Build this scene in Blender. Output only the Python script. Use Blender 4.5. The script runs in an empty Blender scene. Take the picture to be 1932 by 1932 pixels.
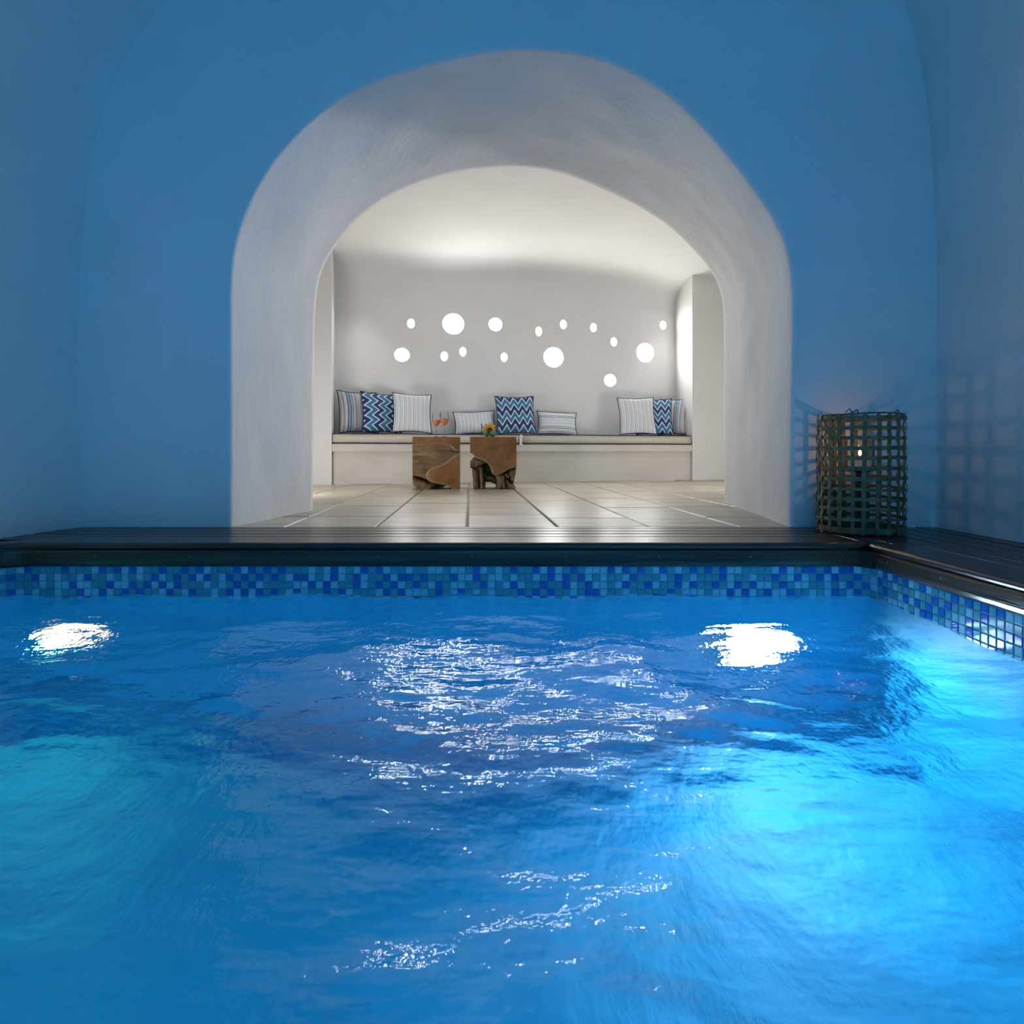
import bpy, bmesh, math, random
import numpy as np
from mathutils import Vector, Matrix, noise

random.seed(7)
rng = np.random.default_rng(11)
SC = bpy.context.scene
COL = SC.collection
PI = math.pi

# ------------------------------------------------------------------ camera
F, CX, CY = 1118.0, 966.0, 852.0            # focal length and principal point in pixels of the 1932 frame
CAM = Vector((0.0, -2.6, 0.33))
cam_d = bpy.data.cameras.new('camera')
cam_d.sensor_width = 36.0
cam_d.lens = 36.0 * F / 1932.0
cam_d.shift_y = -(966.0 - CY) / 1932.0
cam_d.clip_start = 0.02
cam = bpy.data.objects.new('camera', cam_d)
cam.location = CAM
cam.rotation_euler = (PI / 2, 0, 0)
COL.objects.link(cam)
SC.camera = cam

# ------------------------------------------------------------------ world, large lights, exposure
world = bpy.data.worlds.new('dusk')
SC.world = world
world.use_nodes = True
bg = world.node_tree.nodes['Background']
bg.inputs['Color'].default_value = (0.03, 0.37, 0.88, 1)
bg.inputs['Strength'].default_value = 1.15

SC.view_settings.view_transform = 'Standard'
SC.view_settings.look = 'None'
SC.view_settings.gamma = 1.0
SC.view_settings.use_curve_mapping = False
SC.view_settings.exposure = 0.0
cy = SC.cycles
cy.use_denoising = True
cy.use_adaptive_sampling = True
cy.adaptive_threshold = 0.05
cy.adaptive_min_samples = 24
cy.max_bounces = 8
cy.diffuse_bounces = 3
cy.glossy_bounces = 4
cy.transmission_bounces = 6
cy.transparent_max_bounces = 16
cy.sample_clamp_indirect = 6.0
cy.caustics_reflective = True
cy.caustics_refractive = True
cy.blur_glossy = 0.6


def add_light(name, kind, loc, energy, color, target=None, **kw):
    d = bpy.data.lights.new(name, kind)
    d.energy = energy
    d.color = color
    for k, v in kw.items():
        setattr(d, k, v)
    o = bpy.data.objects.new(name, d)
    o.location = loc
    if target is not None:
        o.rotation_euler = (Vector(target) - Vector(loc)).to_track_quat('-Z', 'Y').to_euler()
    COL.objects.link(o)
    return o


# sitting room lights: two unseen low fills added behind the arch piers, downlights in its ceiling
WARM = (1.0, 0.965, 0.925)
add_light('low_fill_light', 'AREA', (-1.9, 1.75, 0.12), 16, WARM, (-0.4, 4.0, 1.0), shape='DISK', size=0.60)
add_light('low_fill_light', 'AREA', (2.4, 2.3, 0.12), 15, WARM, (1.0, 4.8, 1.0), shape='DISK', size=0.60)
add_light('ceiling_downlight', 'SPOT', (-1.55, 3.62, 2.22), 10, WARM, (-1.70, 3.66, 0.5), spot_size=1.5, spot_blend=0.9, shadow_soft_size=0.05)
add_light('ceiling_downlight', 'SPOT', (1.88, 4.50, 2.22), 14, WARM, (2.04, 4.52, 0.5), spot_size=1.5, spot_blend=0.9, shadow_soft_size=0.05)
add_light('ceiling_downlight', 'SPOT', (0.2, 2.3, 2.40), 16, WARM, (0.1, 2.9, 0.0), spot_size=2.4, spot_blend=1.0, shadow_soft_size=0.10)
add_light('jamb_fill_spot', 'SPOT', (2.75, 2.6, 2.0), 220, WARM, (-1.3, 0.35, 1.1), spot_size=1.0, spot_blend=1.0, shadow_soft_size=0.15)  # unseen spot added to brighten the left arch jamb
add_light('jamb_fill_spot', 'SPOT', (-2.3, 2.6, 2.0), 28, WARM, (1.4, 0.95, 1.3), spot_size=0.8, spot_blend=1.0, shadow_soft_size=0.15)  # unseen spot added to brighten the right arch jamb

# ------------------------------------------------------------------ pixel helpers on real planes
def at(px, py, Z):
    return Vector((CAM.x + (px - CX) / F * Z, CAM.y + Z, CAM.z + (CY - py) / F * Z))

def on_plane(px, py, p0, n):
    r = Vector(((px - CX) / F, 1.0, (CY - py) / F))
    t = (Vector(p0) - CAM).dot(Vector(n)) / r.dot(Vector(n))
    return CAM + r * t

# sitting room frame: bench line from A to B, U along the bench, N into the alcove
A = Vector((-1.81, 3.35, 0))
B = Vector((2.10, 4.30, 0))
U = (B - A).normalized()
N = Vector((-U.y, U.x, 0))
BL = (B - A).length
PHI = math.atan2(U.y, U.x)
ALC = 0.60

def hall(u, v, z=0.0):
    return A + U * u + N * v + Vector((0, 0, z))

def bench_u(px, v):
    k = (px - CX) / F
    p = A + N * v
    return (k * (p.y + 2.6) - p.x) / (U.x - k * U.y)

# ------------------------------------------------------------------ mesh helpers
def tag(o, label=None, cat=None, group=None, kind=None):
    if label: o['label'] = label
    if cat: o['category'] = cat
    if group: o['group'] = group
    if kind: o['kind'] = kind
    return o

def empty(name, loc=(0, 0, 0), rot=(0, 0, 0)):
    o = bpy.data.objects.new(name, None)
    o.empty_display_size = 0.05
    o.location = loc
    o.rotation_euler = rot
    COL.objects.link(o)
    return o

def obj_from_mesh(name, me, parent=None, loc=None, rot=None):
    o = bpy.data.objects.new(name, me)
    COL.objects.link(o)
    if parent is not None: o.parent = parent
    if loc is not None: o.location = loc
    if rot is not None: o.rotation_euler = rot
    return o

def make_mesh(name, verts, faces, mats, smooth=False, uvs=None, mat_idx=None, fix=True):
    me = bpy.data.meshes.new(name)
    me.from_pydata([tuple(v) for v in verts], [], [tuple(f) for f in faces])
    for m in (mats if isinstance(mats, (list, tuple)) else [mats]):
        me.materials.append(m)
    if mat_idx is not None:
        me.polygons.foreach_set('material_index', np.array(mat_idx, dtype=np.int32))
    if uvs is not None:
        ul = me.uv_layers.new(name='UVMap')
        li = np.zeros(len(me.loops), dtype=np.int32)
        me.loops.foreach_get('vertex_index', li)
        ul.data.foreach_set('uv', np.array(uvs, dtype=np.float32)[li].ravel())
    if fix:
        bm = bmesh.new(); bm.from_mesh(me)
        bmesh.ops.recalc_face_normals(bm, faces=bm.faces)
        bm.to_mesh(me); bm.free()
    if smooth:
        me.polygons.foreach_set('use_smooth', [True] * len(me.polygons))
    me.update()
    return me

def build(name, verts, faces, mats, parent=None, **kw):
    loc = kw.pop('loc', None); rot = kw.pop('rot', None)
    return obj_from_mesh(name, make_mesh(name, verts, faces, mats, **kw), parent, loc, rot)

def grid_faces(nr, nc, close=False):
    f = []
    for i in range(nr - 1):
        for j in range(nc - 1 if not close else nc):
            j2 = (j + 1) % nc
            f.append((i * nc + j, i * nc + j2, (i + 1) * nc + j2, (i + 1) * nc + j))
    return f

def box_bm(x0, x1, y0, y1, z0, z1, bevel=0.0, seg=2):
    bm = bmesh.new()
    bmesh.ops.create_cube(bm, size=1.0)
    for v in bm.verts:
        v.co = Vector(((x0 + x1) / 2 + v.co.x * (x1 - x0), (y0 + y1) / 2 + v.co.y * (y1 - y0), (z0 + z1) / 2 + v.co.z * (z1 - z0)))
    if bevel > 0:
        bmesh.ops.bevel(bm, geom=list(bm.edges), offset=bevel, segments=seg, affect='EDGES', profile=0.5)
    return bm

def obj_bm(name, bm, mat, parent=None, smooth=False, loc=None, rot=None):
    me = bpy.data.meshes.new(name)
    bm.to_mesh(me); bm.free()
    me.materials.append(mat)
    if smooth:
        me.polygons.foreach_set('use_smooth', [True] * len(me.polygons))
    return obj_from_mesh(name, me, parent, loc, rot)

def lathe(profile, seg=32, cap_bottom=False, cap_top=False):
    vs, n = [], seg
    for r, z in profile:
        for k in range(n):
            a = 2 * PI * k / n
            vs.append((r * math.cos(a), r * math.sin(a), z))
    fs = grid_faces(len(profile), n, close=True)
    if cap_bottom: fs.append(tuple(reversed(range(n))))
    if cap_top: fs.append(tuple(range((len(profile) - 1) * n, len(profile) * n)))
    return vs, fs

def tube(path, r, seg=8, closed=False, taper=None):
    P = [Vector(p) for p in path]
    n = len(P)
    vs = []
    prev = None
    for i in range(n):
        if closed:
            t = (P[(i + 1) % n] - P[i - 1]).normalized()
        else:
            t = (P[min(i + 1, n - 1)] - P[max(i - 1, 0)]).normalized()
        ref = prev if prev is not None else (Vector((0, 0, 1)) if abs(t.z) < 0.9 else Vector((1, 0, 0)))
        b = t.cross(ref).normalized()
        c = b.cross(t).normalized()
        prev = c
        rr = r if taper is None else taper[i]
        for k in range(seg):
            a = 2 * PI * k / seg
            vs.append(P[i] + (b * math.cos(a) + c * math.sin(a)) * rr)
    fs = grid_faces(n, seg, close=True)
    if closed:
        o = (n - 1) * seg
        for k in range(seg):
            k2 = (k + 1) % seg
            fs.append((o + k, o + k2, k2, k))
    else:
        fs.append(tuple(reversed(range(seg))))
        fs.append(tuple(range((n - 1) * seg, n * seg)))
    return vs, fs

def sweep(profile, path):
    """closed profile (outward, z) swept along a plan path; outward lies to the right of the direction"""
    P = [Vector((p[0], p[1])) for p in path]
    vs = []
    for i, p in enumerate(P):
        t = (P[min(i + 1, len(P) - 1)] - P[max(i - 1, 0)]).normalized()
        o = Vector((t.y, -t.x))
        for a, z in profile:
            q = p + o * a
            vs.append((q.x, q.y, z))
    m = len(profile)
    fs = grid_faces(len(P), m, close=True)
    fs.append(tuple(range(m)))
    fs.append(tuple(reversed(range((len(P) - 1) * m, len(P) * m))))
    return vs, fs

def resample(pts, n):
    P = np.array([tuple(p) for p in pts], dtype=float)
    d = np.concatenate([[0], np.cumsum(np.linalg.norm(np.diff(P, axis=0), axis=1))])
    s = np.linspace(0, d[-1], n)
    return np.stack([np.interp(s, d, P[:, k]) for k in range(P.shape[1])], axis=1)

def relax(P, it=6):
    P = P.copy()
    for _ in range(it):
        P[1:-1] = 0.5 * P[1:-1] + 0.25 * (P[:-2] + P[2:])
    return P

# ------------------------------------------------------------------ materials
def new_mat(name):
    m = bpy.data.materials.new(name)
    m.use_nodes = True
    nt = m.node_tree
    return m, nt, nt.nodes['Principled BSDF']

def node(nt, kind, **kw):
    n = nt.nodes.new(kind)
    for k, v in kw.items():
        setattr(n, k, v)
    return n

def simple(name, color, rough=0.5, **kw):
    m, nt, b = new_mat(name)
    b.inputs['Base Color'].default_value = (*color, 1)
    b.inputs['Roughness'].default_value = rough
    for k, v in kw.items():
        b.inputs[k].default_value = v
    return m

def noisy(name, c1, c2, scale=6.0, rough=0.6, bump=0.0, bscale=60.0, stretch=(1, 1, 1), detail=4.0, coat=0.0, rot=(0, 0, 0)):
    m, nt, b = new_mat(name)
    tc = node(nt, 'ShaderNodeTexCoord')
    mp = node(nt, 'ShaderNodeMapping')
    mp.inputs['Scale'].default_value = stretch
    mp.inputs['Rotation'].default_value = rot
    nt.links.new(tc.outputs['Object'], mp.inputs['Vector'])
    nz = node(nt, 'ShaderNodeTexNoise')
    nz.inputs['Scale'].default_value = scale
    nz.inputs['Detail'].default_value = detail
    nt.links.new(mp.outputs['Vector'], nz.inputs['Vector'])
    cr = node(nt, 'ShaderNodeValToRGB')
    cr.color_ramp.elements[0].position = 0.32
    cr.color_ramp.elements[1].position = 0.68
    cr.color_ramp.elements[0].color = (*c1, 1)
    cr.color_ramp.elements[1].color = (*c2, 1)
    nt.links.new(nz.outputs['Fac'], cr.inputs['Fac'])
    nt.links.new(cr.outputs['Color'], b.inputs['Base Color'])
    b.inputs['Roughness'].default_value = rough
    b.inputs['Coat Weight'].default_value = coat
    b.inputs['Coat Roughness'].default_value = 0.15
    if bump > 0:
        n2 = node(nt, 'ShaderNodeTexNoise')
        n2.inputs['Scale'].default_value = bscale
        n2.inputs['Detail'].default_value = 5.0
        nt.links.new(mp.outputs['Vector'], n2.inputs['Vector'])
        bp = node(nt, 'ShaderNodeBump')
        bp.inputs['Strength'].default_value = bump
        bp.inputs['Distance'].default_value = 0.01
        nt.links.new(n2.outputs['Fac'], bp.inputs['Height'])
        nt.links.new(bp.outputs['Normal'], b.inputs['Normal'])
    return m

def emit(name, color, strength):
    m, nt, b = new_mat(name)
    b.inputs['Base Color'].default_value = (*color, 1)
    b.inputs['Emission Color'].default_value = (*color, 1)
    b.inputs['Emission Strength'].default_value = strength
    return m

M = {}
M['plaster'] = noisy('plaster', (0.76, 0.76, 0.75), (0.81, 0.81, 0.80), scale=2.5, rough=0.85, bump=0.25, bscale=28)
M['plaster_rough'] = noisy('rough_plaster', (0.76, 0.76, 0.755), (0.82, 0.82, 0.815), scale=5, rough=0.9, bump=0.28, bscale=26, stretch=(1, 1, 0.45))
M['plaster_fine'] = noisy('fine_plaster', (0.765, 0.757, 0.75), (0.80, 0.793, 0.787), scale=1.8, rough=0.8, bump=0.05, bscale=20)
M['bench_plaster'] = noisy('bench_plaster', (0.64, 0.61, 0.56), (0.72, 0.69, 0.64), scale=3, rough=0.75, bump=0.06, bscale=25)
M['stone'] = noisy('limestone', (0.40, 0.345, 0.25), (0.58, 0.51, 0.40), scale=4.5, rough=0.34, bump=0.12, bscale=14, stretch=(0.7, 2.6, 1))
M['stone_b'] = noisy('limestone_pale', (0.44, 0.385, 0.29), (0.62, 0.55, 0.43), scale=3.5, rough=0.30, bump=0.12, bscale=14, stretch=(0.7, 2.6, 1))
M['stone_c'] = noisy('limestone_grey', (0.36, 0.32, 0.25), (0.53, 0.475, 0.385), scale=5.0, rough=0.38, bump=0.14, bscale=14, stretch=(0.7, 2.6, 1))
M['grout'] = noisy('floor_grout', (0.55, 0.51, 0.43), (0.66, 0.62, 0.53), scale=20, rough=0.8)
M['deck'] = noisy('dark_deck_wood', (0.030, 0.017, 0.011), (0.062, 0.036, 0.024), scale=9, rough=0.28, bump=0.10, bscale=60, stretch=(0.25, 3, 3))
M['deck_y'] = noisy('dark_deck_wood_side', (0.030, 0.017, 0.011), (0.062, 0.036, 0.024), scale=9, rough=0.28, bump=0.10, bscale=60, stretch=(3, 0.25, 3))
M['fascia'] = noisy('dark_fascia_wood', (0.022, 0.013, 0.008), (0.075, 0.050, 0.028), scale=7, rough=0.22, bump=0.12, bscale=40, stretch=(0.22, 0.5, 5))
M['fascia_y'] = noisy('dark_fascia_wood_side', (0.022, 0.013, 0.008), (0.085, 0.055, 0.03), scale=7, rough=0.2, bump=0.12, bscale=40, stretch=(0.5, 0.22, 5))
M['joist'] = simple('joist_shadow_wood', (0.012, 0.008, 0.006), 0.8)  # near-black colour so the gaps between deck planks read as shade
M['screw'] = simple('steel_screw', (0.18, 0.18, 0.18), 0.35, Metallic=1.0)
M['tile_blue'] = noisy('mosaic_royal_blue', (0.008, 0.09, 0.38), (0.015, 0.14, 0.50), scale=60, rough=0.12)
M['tile_teal'] = noisy('mosaic_teal', (0.045, 0.24, 0.34), (0.07, 0.32, 0.42), scale=60, rough=0.12)
M['tile_pale'] = noisy('mosaic_pale_blue', (0.15, 0.42, 0.56), (0.24, 0.52, 0.64), scale=60, rough=0.12)
M['tile_grout'] = simple('mosaic_grout', (0.20, 0.42, 0.44), 0.8)
M['pool'] = noisy('pool_plaster', (0.012, 0.36, 0.60), (0.02, 0.44, 0.68), scale=3, rough=0.6)
M['lamp_ring'] = simple('lamp_bezel', (0.7, 0.75, 0.78), 0.3)
M['lamp_cool'] = emit('lamp_lens_cool', (0.75, 0.9, 1.0), 60)
M['lamp_warm'] = emit('lamp_lens_warm', (1.0, 0.62, 0.36), 4.2)
M['glow_big'] = emit('wall_light_diffuser', (1.0, 0.985, 0.96), 74.0)
M['glow_small'] = emit('wall_light_diffuser_small', (1.0, 0.95, 0.78), 55.0)
M['bamboo'] = noisy('bamboo_strip', (0.10, 0.085, 0.035), (0.20, 0.165, 0.075), scale=10, rough=0.5, stretch=(1, 1, 4))
M['bamboo_h'] = noisy('bamboo_hoop', (0.10, 0.085, 0.035), (0.21, 0.17, 0.08), scale=12, rough=0.5)
M['wire'] = simple('dark_wire', (0.02, 0.02, 0.02), 0.4)
M['wax'] = simple('candle_wax', (0.85, 0.72, 0.52), 0.5)
M['flame'] = emit('candle_flame', (1.0, 0.55, 0.18), 7)
M['navy'] = simple('navy_piping', (0.012, 0.016, 0.05), 0.8)
M['seat'] = noisy('ivory_canvas', (0.62, 0.57, 0.48), (0.70, 0.65, 0.56), scale=30, rough=0.85, bump=0.05, bscale=400)
M['white_cloth'] = simple('white_cloth', (0.85, 0.85, 0.85), 0.85)
M['petal'] = noisy('sunflower_petal', (0.72, 0.36, 0.01), (0.85, 0.52, 0.02), scale=25, rough=0.6)
M['disc'] = noisy('sunflower_disc', (0.02, 0.010, 0.004), (0.06, 0.03, 0.01), scale=120, rough=0.9, bump=0.5, bscale=200)
M['leaf'] = noisy('green_leaf', (0.10, 0.22, 0.02), (0.34, 0.50, 0.14), scale=22, rough=0.5)
M['wine'] = simple('rose_wine', (0.95, 0.36, 0.16), 0.05, IOR=1.2)
M['wine'].node_tree.nodes['Principled BSDF'].inputs['Transmission Weight'].default_value = 0.45
M['vase_water'] = simple('vase_water', (0.80, 0.92, 0.72), 0.02, IOR=1.33)
M['vase_water'].node_tree.nodes['Principled BSDF'].inputs['Transmission Weight'].default_value = 1.0

def thin_glass(name, tint=(0.96, 0.98, 0.98), ior=1.13):
    m = bpy.data.materials.new(name); m.use_nodes = True
    nt = m.node_tree; nt.nodes.clear()
    out = node(nt, 'ShaderNodeOutputMaterial')
    mix = node(nt, 'ShaderNodeMixShader')
    fr = node(nt, 'ShaderNodeFresnel'); fr.inputs['IOR'].default_value = ior
    tr = node(nt, 'ShaderNodeBsdfTransparent'); tr.inputs['Color'].default_value = (*tint, 1)
    gl = node(nt, 'ShaderNodeBsdfGlossy'); gl.inputs['Roughness'].default_value = 0.02
    nt.links.new(fr.outputs['Fac'], mix.inputs['Fac'])
    nt.links.new(tr.outputs['BSDF'], mix.inputs[1])
    nt.links.new(gl.outputs['BSDF'], mix.inputs[2])
    nt.links.new(mix.outputs['Shader'], out.inputs['Surface'])
    return m
M['glass'] = thin_glass('clear_glass')
M['glass_thick'] = thin_glass('solid_glass_stem', (0.9, 0.92, 0.92), 1.5)

def water_mat():
    m = bpy.data.materials.new('pool_water_surface'); m.use_nodes = True
    nt = m.node_tree; nt.nodes.clear()
    out = node(nt, 'ShaderNodeOutputMaterial')
    gl = node(nt, 'ShaderNodeBsdfGlass')
    gl.inputs['Color'].default_value = (0.84, 0.97, 1.0, 1)
    gl.inputs['Roughness'].default_value = 0.0
    gl.inputs['IOR'].default_value = 1.333
    tc = node(nt, 'ShaderNodeTexCoord')
    mp = node(nt, 'ShaderNodeMapping')
    mp.inputs['Rotation'].default_value = (0, 0, math.radians(-14))
    mp.inputs['Scale'].default_value = (0.55, 1.5, 1)
    nt.links.new(tc.outputs['Object'], mp.inputs['Vector'])
    n1 = node(nt, 'ShaderNodeTexNoise'); n1.inputs['Scale'].default_value = 9; n1.inputs['Detail'].default_value = 3
    n2 = node(nt, 'ShaderNodeTexNoise'); n2.inputs['Scale'].default_value = 64; n2.inputs['Detail'].default_value = 3
    nt.links.new(mp.outputs['Vector'], n1.inputs['Vector'])
    mp2 = node(nt, 'ShaderNodeMapping'); mp2.inputs['Scale'].default_value = (1.0, 0.55, 1.0)
    nt.links.new(tc.outputs['Object'], mp2.inputs['Vector'])
    nt.links.new(mp2.outputs['Vector'], n2.inputs['Vector'])
    b1 = node(nt, 'ShaderNodeBump'); b1.inputs['Strength'].default_value = 0.30; b1.inputs['Distance'].default_value = 0.03
    b2 = node(nt, 'ShaderNodeBump'); b2.inputs['Strength'].default_value = 0.5; b2.inputs['Distance'].default_value = 0.0052
    nt.links.new(n1.outputs['Fac'], b1.inputs['Height'])
    nt.links.new(n2.outputs['Fac'], b2.inputs['Height'])
    nt.links.new(b1.outputs['Normal'], b2.inputs['Normal'])
    nt.links.new(b2.outputs['Normal'], gl.inputs['Normal'])
    nt.links.new(gl.outputs['BSDF'], out.inputs['Surface'])
    return m
M['water'] = water_mat()

def ramp_const(nt, stops):
    cr = node(nt, 'ShaderNodeValToRGB')
    r = cr.color_ramp
    r.interpolation = 'CONSTANT'
    r.elements[0].position = stops[0][0]; r.elements[0].color = (*stops[0][1], 1)
    r.elements[1].position = stops[1][0]; r.elements[1].color = (*stops[1][1], 1)
    for p, c in stops[2:]:
        e = r.elements.new(p); e.color = (*c, 1)
    return cr

def math_node(nt, op, a, b=None, c=None):
    n = node(nt, 'ShaderNodeMath', operation=op)
    for i, x in enumerate((a, b, c)):
        if x is None: continue
        if isinstance(x, (int, float)): n.inputs[i].default_value = x
        else: nt.links.new(x, n.inputs[i])
    return n.outputs[0]

def uv_axes(nt, swap):
    tc = node(nt, 'ShaderNodeTexCoord')
    sp = node(nt, 'ShaderNodeSeparateXYZ')
    nt.links.new(tc.outputs['UV'], sp.inputs[0])
    return (sp.outputs[1], sp.outputs[0]) if swap else (sp.outputs[0], sp.outputs[1])

def cloth_bump(nt, b):
    nz = node(nt, 'ShaderNodeTexNoise'); nz.inputs['Scale'].default_value = 14; nz.inputs['Detail'].default_value = 3
    bp = node(nt, 'ShaderNodeBump'); bp.inputs['Strength'].default_value = 0.25; bp.inputs['Distance'].default_value = 0.02
    nt.links.new(nz.outputs['Fac'], bp.inputs['Height'])
    nt.links.new(bp.outputs['Normal'], b.inputs['Normal'])

def chevron_mat(name, swap=False, bands=2.8, zig=4.6, phase=0.0):
    m, nt, b = new_mat(name)
    u, v = uv_axes(nt, swap)
    uq = math_node(nt, 'DIVIDE', math_node(nt, 'FLOOR', math_node(nt, 'MULTIPLY', u, 64.0)), 64.0)
    tri = math_node(nt, 'PINGPONG', math_node(nt, 'MULTIPLY', uq, zig), 0.5)
    s = math_node(nt, 'ADD', math_node(nt, 'MULTIPLY', v, bands), math_node(nt, 'MULTIPLY', tri, 1.0))
    fr = math_node(nt, 'FRACT', math_node(nt, 'ADD', s, phase))
    W, NV, TL = (0.80, 0.80, 0.76), (0.010, 0.045, 0.19), (0.028, 0.20, 0.36)
    cr = ramp_const(nt, [(0, W), (0.12, NV), (0.5, W), (0.62, TL)])
    nt.links.new(fr, cr.inputs['Fac'])
    nt.links.new(cr.outputs['Color'], b.inputs['Base Color'])
    b.inputs['Roughness'].default_value = 0.85
    cloth_bump(nt, b)
    return m

def stripe_mat(name, stops, count, swap=False, phase=0.0):
    m, nt, b = new_mat(name)
    u, v = uv_axes(nt, swap)
    fr = math_node(nt, 'FRACT', math_node(nt, 'ADD', math_node(nt, 'MULTIPLY', u, float(count)), phase))
    cr = ramp_const(nt, stops)
    nt.links.new(fr, cr.inputs['Fac'])
    nt.links.new(cr.outputs['Color'], b.inputs['Base Color'])
    b.inputs['Roughness'].default_value = 0.85
    cloth_bump(nt, b)
    return m

BASE = (0.86, 0.86, 0.88); LAV = (0.50, 0.51, 0.58); SLATE = (0.20, 0.24, 0.33); NAVY = (0.02, 0.025, 0.09)
TEAL = (0.05, 0.28, 0.40); SKY = (0.24, 0.50, 0.68); CREAM = (0.72, 0.66, 0.46); GREY = (0.16, 0.17, 0.25)
FINE = [(0, BASE), (.10, GREY), (.15, BASE), (.27, SKY), (.34, BASE), (.44, CREAM), (.48, BASE), (.58, SLATE), (.62, BASE), (.70, SKY), (.76, BASE), (.86, GREY), (.89, BASE)]
BOLD = [(0, LAV), (.07, CREAM), (.11, LAV), (.17, SLATE), (.22, LAV), (.27, CREAM), (.31, LAV), (.40, NAVY), (.45, LAV), (.50, SLATE), (.54, TEAL), (.62, LAV), (.68, NAVY), (.71, LAV), (.80, CREAM), (.84, SLATE), (.90, LAV)]
PALEBOLD = [(0, BASE), (.10, SKY), (.16, BASE), (.26, CREAM), (.31, BASE), (.40, NAVY), (.45, BASE), (.52, SKY), (.58, SLATE), (.61, BASE), (.75, CREAM), (.80, BASE), (.88, SLATE), (.92, BASE)]

def wood_mat(name, c1, c2, c3, center=(0.2, 0, 0.2), scale=26):
    m, nt, b = new_mat(name)
    tc = node(nt, 'ShaderNodeTexCoord')
    mp = node(nt, 'ShaderNodeMapping')
    mp.inputs['Location'].default_value = (-center[0], -center[1], -center[2])
    nt.links.new(tc.outputs['Object'], mp.inputs['Vector'])
    wv = node(nt, 'ShaderNodeTexWave', wave_type='RINGS', rings_direction='Y')
    wv.inputs['Scale'].default_value = scale
    wv.inputs['Distortion'].default_value = 7.0
    wv.inputs['Detail'].default_value = 3.0
    wv.inputs['Detail Scale'].default_value = 1.2
    nt.links.new(mp.outputs['Vector'], wv.inputs['Vector'])
    nz = node(nt, 'ShaderNodeTexNoise'); nz.inputs['Scale'].default_value = 9; nz.inputs['Detail'].default_value = 5
    nt.links.new(mp.outputs['Vector'], nz.inputs['Vector'])
    mx = math_node(nt, 'ADD', math_node(nt, 'MULTIPLY', wv.outputs['Fac'], 0.35), math_node(nt, 'MULTIPLY', nz.outputs['Fac'], 0.65))
    cr = node(nt, 'ShaderNodeValToRGB')
    r = cr.color_ramp
    r.elements[0].position = 0.25; r.elements[0].color = (*c1, 1)
    r.elements[1].position = 0.75; r.elements[1].color = (*c3, 1)
    e = r.elements.new(0.5); e.color = (*c2, 1)
    nt.links.new(mx, cr.inputs['Fac'])
    nt.links.new(cr.outputs['Color'], b.inputs['Base Color'])
    b.inputs['Roughness'].default_value = 0.5
    return m
M['heart'] = wood_mat('teak_heartwood', (0.12, 0.040, 0.007), (0.26, 0.105, 0.020), (0.42, 0.20, 0.050))
M['hollow'] = noisy('teak_weathered_hollow', (0.10, 0.055, 0.020), (0.32, 0.20, 0.085), scale=7, rough=0.65, bump=0.5, bscale=30, stretch=(0.6, 1, 4))
M['lip'] = noisy('teak_sapwood_lip', (0.20, 0.135, 0.075), (0.33, 0.24, 0.14), scale=20, rough=0.6)
M['root'] = noisy('teak_root', (0.085, 0.047, 0.020), (0.28, 0.17, 0.075), scale=12, rough=0.7, bump=0.7, bscale=25, stretch=(3, 2, 0.8))

# ------------------------------------------------------------------ arch wall
AF = [(436, 1016), (436, 994), (437, 800), (436, 600), (435, 560), (437, 500), (442, 462), (459, 408), (482, 355), (524, 290), (577, 234), (642, 181),
      (718, 146), (789, 125), (860, 107), (937, 92), (1013, 90), (1078, 96), (1143, 110), (1208, 140), (1267, 178), (1314, 222),
      (1367, 281), (1420, 349), (1462, 408), (1485, 455), (1495, 508), (1497, 560), (1497, 640), (1495, 720), (1493, 850), (1492, 994), (1492, 1016)]
AB = [(590, 980), (590, 963), (591, 800), (592, 700), (594, 600), (596, 560), (603, 514), (627, 470), (665, 420), (730, 370), (813, 337), (884, 321),
      (955, 315), (1025, 318), (1078, 332), (1143, 359), (1208, 390), (1267, 429), (1311, 473), (1344, 511), (1359, 544), (1365, 570), (1366, 640), (1366, 800), (1367, 948), (1367, 962)]
BK0 = Vector((-1.119, 0.726, 0)); BK1 = Vector((1.376, 1.246, 0))
BKD = (BK1 - BK0).normalized(); BKN = Vector((-BKD.y, BKD.x, 0))
NA = 121
front = relax(resample([on_plane(px, py, (0, 0, 0), (0, 1, 0)) for px, py in AF], NA), 5)
back = relax(resample([on_plane(px, py, BK0, BKN) for px, py in AB], NA), 4)

# outline of the vaulted pool room where it meets the arch wall
ROOM = [(-1.867, -0.05), (-1.88, 0.2), (-1.91, .525), (-1.908, .78), (-1.895, 1.1), (-1.877, 1.418), (-1.838, 1.67), (-1.774, 1.89), (-1.685, 2.08), (-1.533, 2.31),
        (-1.25, 2.62), (-0.85, 2.88), (-0.35, 3.05), (0.2, 3.10), (0.75, 3.02), (1.15, 2.86), (1.45, 2.66), (1.64, 2.47), (1.737, 2.31),
        (1.79, 2.06), (1.819, 1.907), (1.843, 1.686), (1.853, 1.44), (1.863, 1.155), (1.867, .96), (1.864, .5), (1.858, 0), (1.858, -0.05)]
room = relax(resample(ROOM, NA), 4)

def lump(v, amp, s):
    return amp * noise.noise(Vector(v) * s)

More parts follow.
